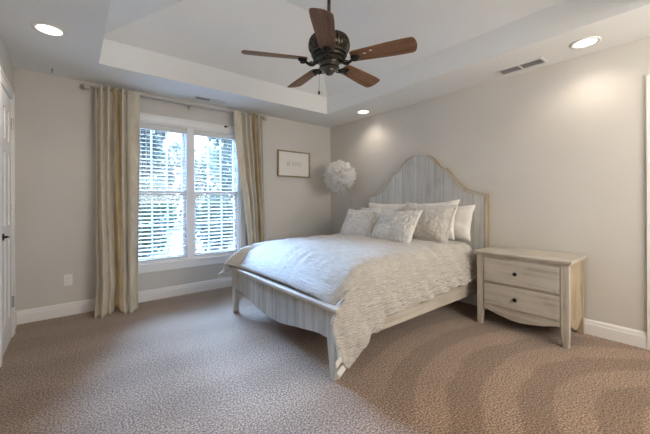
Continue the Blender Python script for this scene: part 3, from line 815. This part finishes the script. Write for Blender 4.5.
# face frame with scalloped apron
wave = [(.298, .155), (.27, .152), (.23, .142), (.18, .126), (.12, .116), (.06, .104), (0, .100)]
wv = catmull(wave, 3); yc = (y0 + y1) / 2
low = [(yc + y, z) for y, z in wv] + [(yc - y, z) for y, z in wv[::-1][1:]]
m = MB().prism([(yc + .298, .196)] + low + [(yc - .298, .196)], 'yz', x0 + .004, x0 + .024)
m.box(x0 + .004, x0 + .012, y0 + .052, y1 - .052, .4035, .4085); m.box(x0 + .004, x0 + .012, y0 + .052, y1 - .052, .634, .655)
nl(m).build('apron', M_woody, ns, bevel=.002)
# side aprons
for yy in (y0, y1 - .02):
    wv2 = catmull([(.15, .150), (.12, .140), (.08, .118), (.04, .104), (0, .100)], 3); xc = (x0 + x1) / 2
    low2 = [(xc + a, z) for a, z in wv2] + [(xc - a, z) for a, z in wv2[::-1][1:]]
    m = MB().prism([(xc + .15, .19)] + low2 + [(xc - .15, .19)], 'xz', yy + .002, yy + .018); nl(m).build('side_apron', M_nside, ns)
for yy, s_ in ((y0, 1), (y1, -1)):
    # front corner posts run the full height and taper to the foot
    pts = [(yy, .655), (yy, .10), (yy + s_ * .004, .0), (yy + s_ * .040, .0), (yy + s_ * .056, .150), (yy + s_ * .056, .655)]
    nl(MB().prism(pts, 'yz', x0, x0 + .045)).build('leg', M_woodz, ns, bevel=.003)
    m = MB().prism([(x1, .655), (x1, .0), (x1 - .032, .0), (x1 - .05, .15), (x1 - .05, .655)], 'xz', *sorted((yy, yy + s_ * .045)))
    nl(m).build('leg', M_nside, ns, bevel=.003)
for (z0, z1) in ((.414, .632), (.198, .398)):
    m = MB().box(x0 - .002, x0 + .016, y0 + .062, y1 - .062, z0, z1); m.box(x0 - .006, x0 - .002, y0 + .074, y1 - .074, z0 + .012, z1 - .012)
    d = nl(m).build('drawer', M_woody, ns, bevel=.0025)
    k = MB().lathe([(.0, 0), (.006, 0), (.006, .012), (.013, .016), (.017, .022), (.014, .029), (.0, .032)], n=20)
    k.v = [(x0 - .006 - z - NX, x_ + .020, y_ + (z0 + z1) / 2) for x_, y_, z in k.v]
    k.build('knob', M_black, d, smooth=True)

# ------------------------------------------------------------------ feather ball lamp in the corner
fl = thing('feather_lamp', 'round white feather ball lamp on a slim pole in the corner behind the bed', 'lamp', (3.30, 3.431, 0))
MB().lathe([(.115, 0), (.115, .012), (.105, .018), (.012, .022)], n=32).build('base', M_rod, fl, smooth=True)
pl_ = [(0, 0, .018), (0, 0, .6), (0, 0, 1.12), (-.006, .012, 1.22), (-.03, .05, 1.31), (-.07, .12, 1.40)]
MB().tube(pl_, .0055, 10).build('pole', M_rod, fl, smooth=True)
random.seed(11); m = MB(); C = Vector((-.10, .168, 1.535 - 0)); RAD = .245
m.lathe([(.0, -.15), (.06, -.138), (.11, -.10), (.145, -.04), (.145, .04), (.11, .10), (.06, .138), (.0, .15)], C, 20)
for i in range(1500):
    zz = 1 - 2 * (i + .5) / 1500; aa = i * 2.399963; rr = math.sqrt(1 - zz * zz)
    d = Vector((rr * math.cos(aa), rr * math.sin(aa), zz))
    t1 = d.cross(Vector((random.uniform(-1, 1), random.uniform(-1, 1), random.uniform(-1, 1)))).normalized(); t2 = d.cross(t1)
    L = RAD * random.uniform(.80, 1.12); bend = random.uniform(.03, .09); wd = random.uniform(.010, .020)
    base = C + d * .15; pts = []
    for q in range(4):
        s_ = q / 3; pc_ = base + d * (L - .15) * (1 - .25 * s_ * s_) * s_ * 1.15 + t1 * bend * s_ * s_
        ww = wd * (1.0, 1.15, .95, .25)[q]; pts += [pc_ - t2 * ww, pc_ + t2 * ww]
    m.add(pts, [(0, 1, 3, 2), (2, 3, 5, 4), (4, 5, 7, 6)])
m.build('feather_shade', M_feather, fl, smooth=True)

# ------------------------------------------------------------------ outdoors
MB().box(-30, 30, YB + .4, 45, -.55, -.45).build('lawn', M_grass, kind='structure')
def foliage(m, c, rx, ry, rz, n, size, rnd):
    for _ in range(n):
        while True:
            p = Vector((rnd.uniform(-1, 1), rnd.uniform(-1, 1), rnd.uniform(-1, 1)))
            if p.length <= 1 and p.length > .45: break
        lump = 1 + .22 * noise.noise(p * 2.3 + Vector(c))
        q = Vector((c[0] + p.x * rx * lump, c[1] + p.y * ry * lump, c[2] + p.z * rz * lump))
        a = Vector((rnd.uniform(-1, 1), rnd.uniform(-1, 1), rnd.uniform(-1, 1))).normalized(); b_ = a.cross(Vector((rnd.uniform(-1, 1), rnd.uniform(-1, 1), rnd.uniform(-1, 1)))).normalized()
        s_ = size * rnd.uniform(.6, 1.3)
        m.add([q - a * s_, q + b_ * s_ * .5, q + a * s_, q - b_ * s_ * .5], [(0, 1, 2, 3)])
def shrub(seed, rx, ry, rz):
    rnd = random.Random(seed); m = MB(); foliage(m, (0, 0, rz * .95), rx, ry, rz, 2600, .085, rnd)
    return m
sh = shrub(1, .92, .8, 1.15).build('garden_shrub', M_leaf)
names = ['leftmost', 'second from the left', 'third from the left', 'fourth from the left', 'fifth from the left', 'rightmost']
for i, (x, y, s_) in enumerate(((-3.6, 10.8, 1.1), (-1.1, 10.2, 1.1), (1.45, 10.4, 1.12), (3.75, 10.3, .85), (6.9, 12.6, 1.05), (9.6, 12.8, 1.1))):
    o = sh if i == 0 else sh.copy()
    if i: COL.objects.link(o)
    o.location = (x, y, -.46); o.scale = (s_, s_, s_); o.rotation_euler = (0, 0, i * 1.3)
    tag(o, 'green garden shrub beyond the window, %s in the row' % names[i], 'shrub', 'shrubs beyond the window')
def tree(x, y, h, rx, label, seed):
    t = thing('garden_tree', label, 'tree', (x, y, -.46), group='trees beyond the window'); rnd = random.Random(seed)
    MB().tube([(0, 0, 0), (.05, 0, h * .4), (0, .05, h * .8)], [.16, .12, .05], 10).build('trunk', M_bark, t, smooth=True)
    m = MB()
    for k in range(5):
        a = rnd.uniform(0, 6.3); foliage(m, (math.cos(a) * rx * .45, math.sin(a) * rx * .4, h * (.5 + .09 * k)), rx * .75, rx * .7, h * .2, 1400, .15, rnd)
    m.build('crown', M_leaf2, t)
rnd = random.Random(9); m = MB()
for k in range(16):
    foliage(m, (-14 + 2.6 * k, 27 + rnd.uniform(-1, 1), rnd.uniform(2.2, 3.2)), 2.0, 1.6, rnd.uniform(2.9, 4.0), 1100, .26, rnd)
o = m.build('woodland', M_leaf2, kind='stuff'); tag(o, 'mass of pale green woodland far beyond the window', 'foliage')
tree(-2.6, 15.5, 6.6, 1.9, 'tall green tree beyond the window, farthest left', 3)
tree(2.2, 17.0, 6.0, 1.9, 'green tree beyond the middle of the window', 4)
tree(7.1, 15.5, 6.9, 1.9, 'large green tree showing in the right half of the window', 5)
tree(12.0, 17.5, 6.4, 2.0, 'tall green tree beyond the window, farthest right', 6)
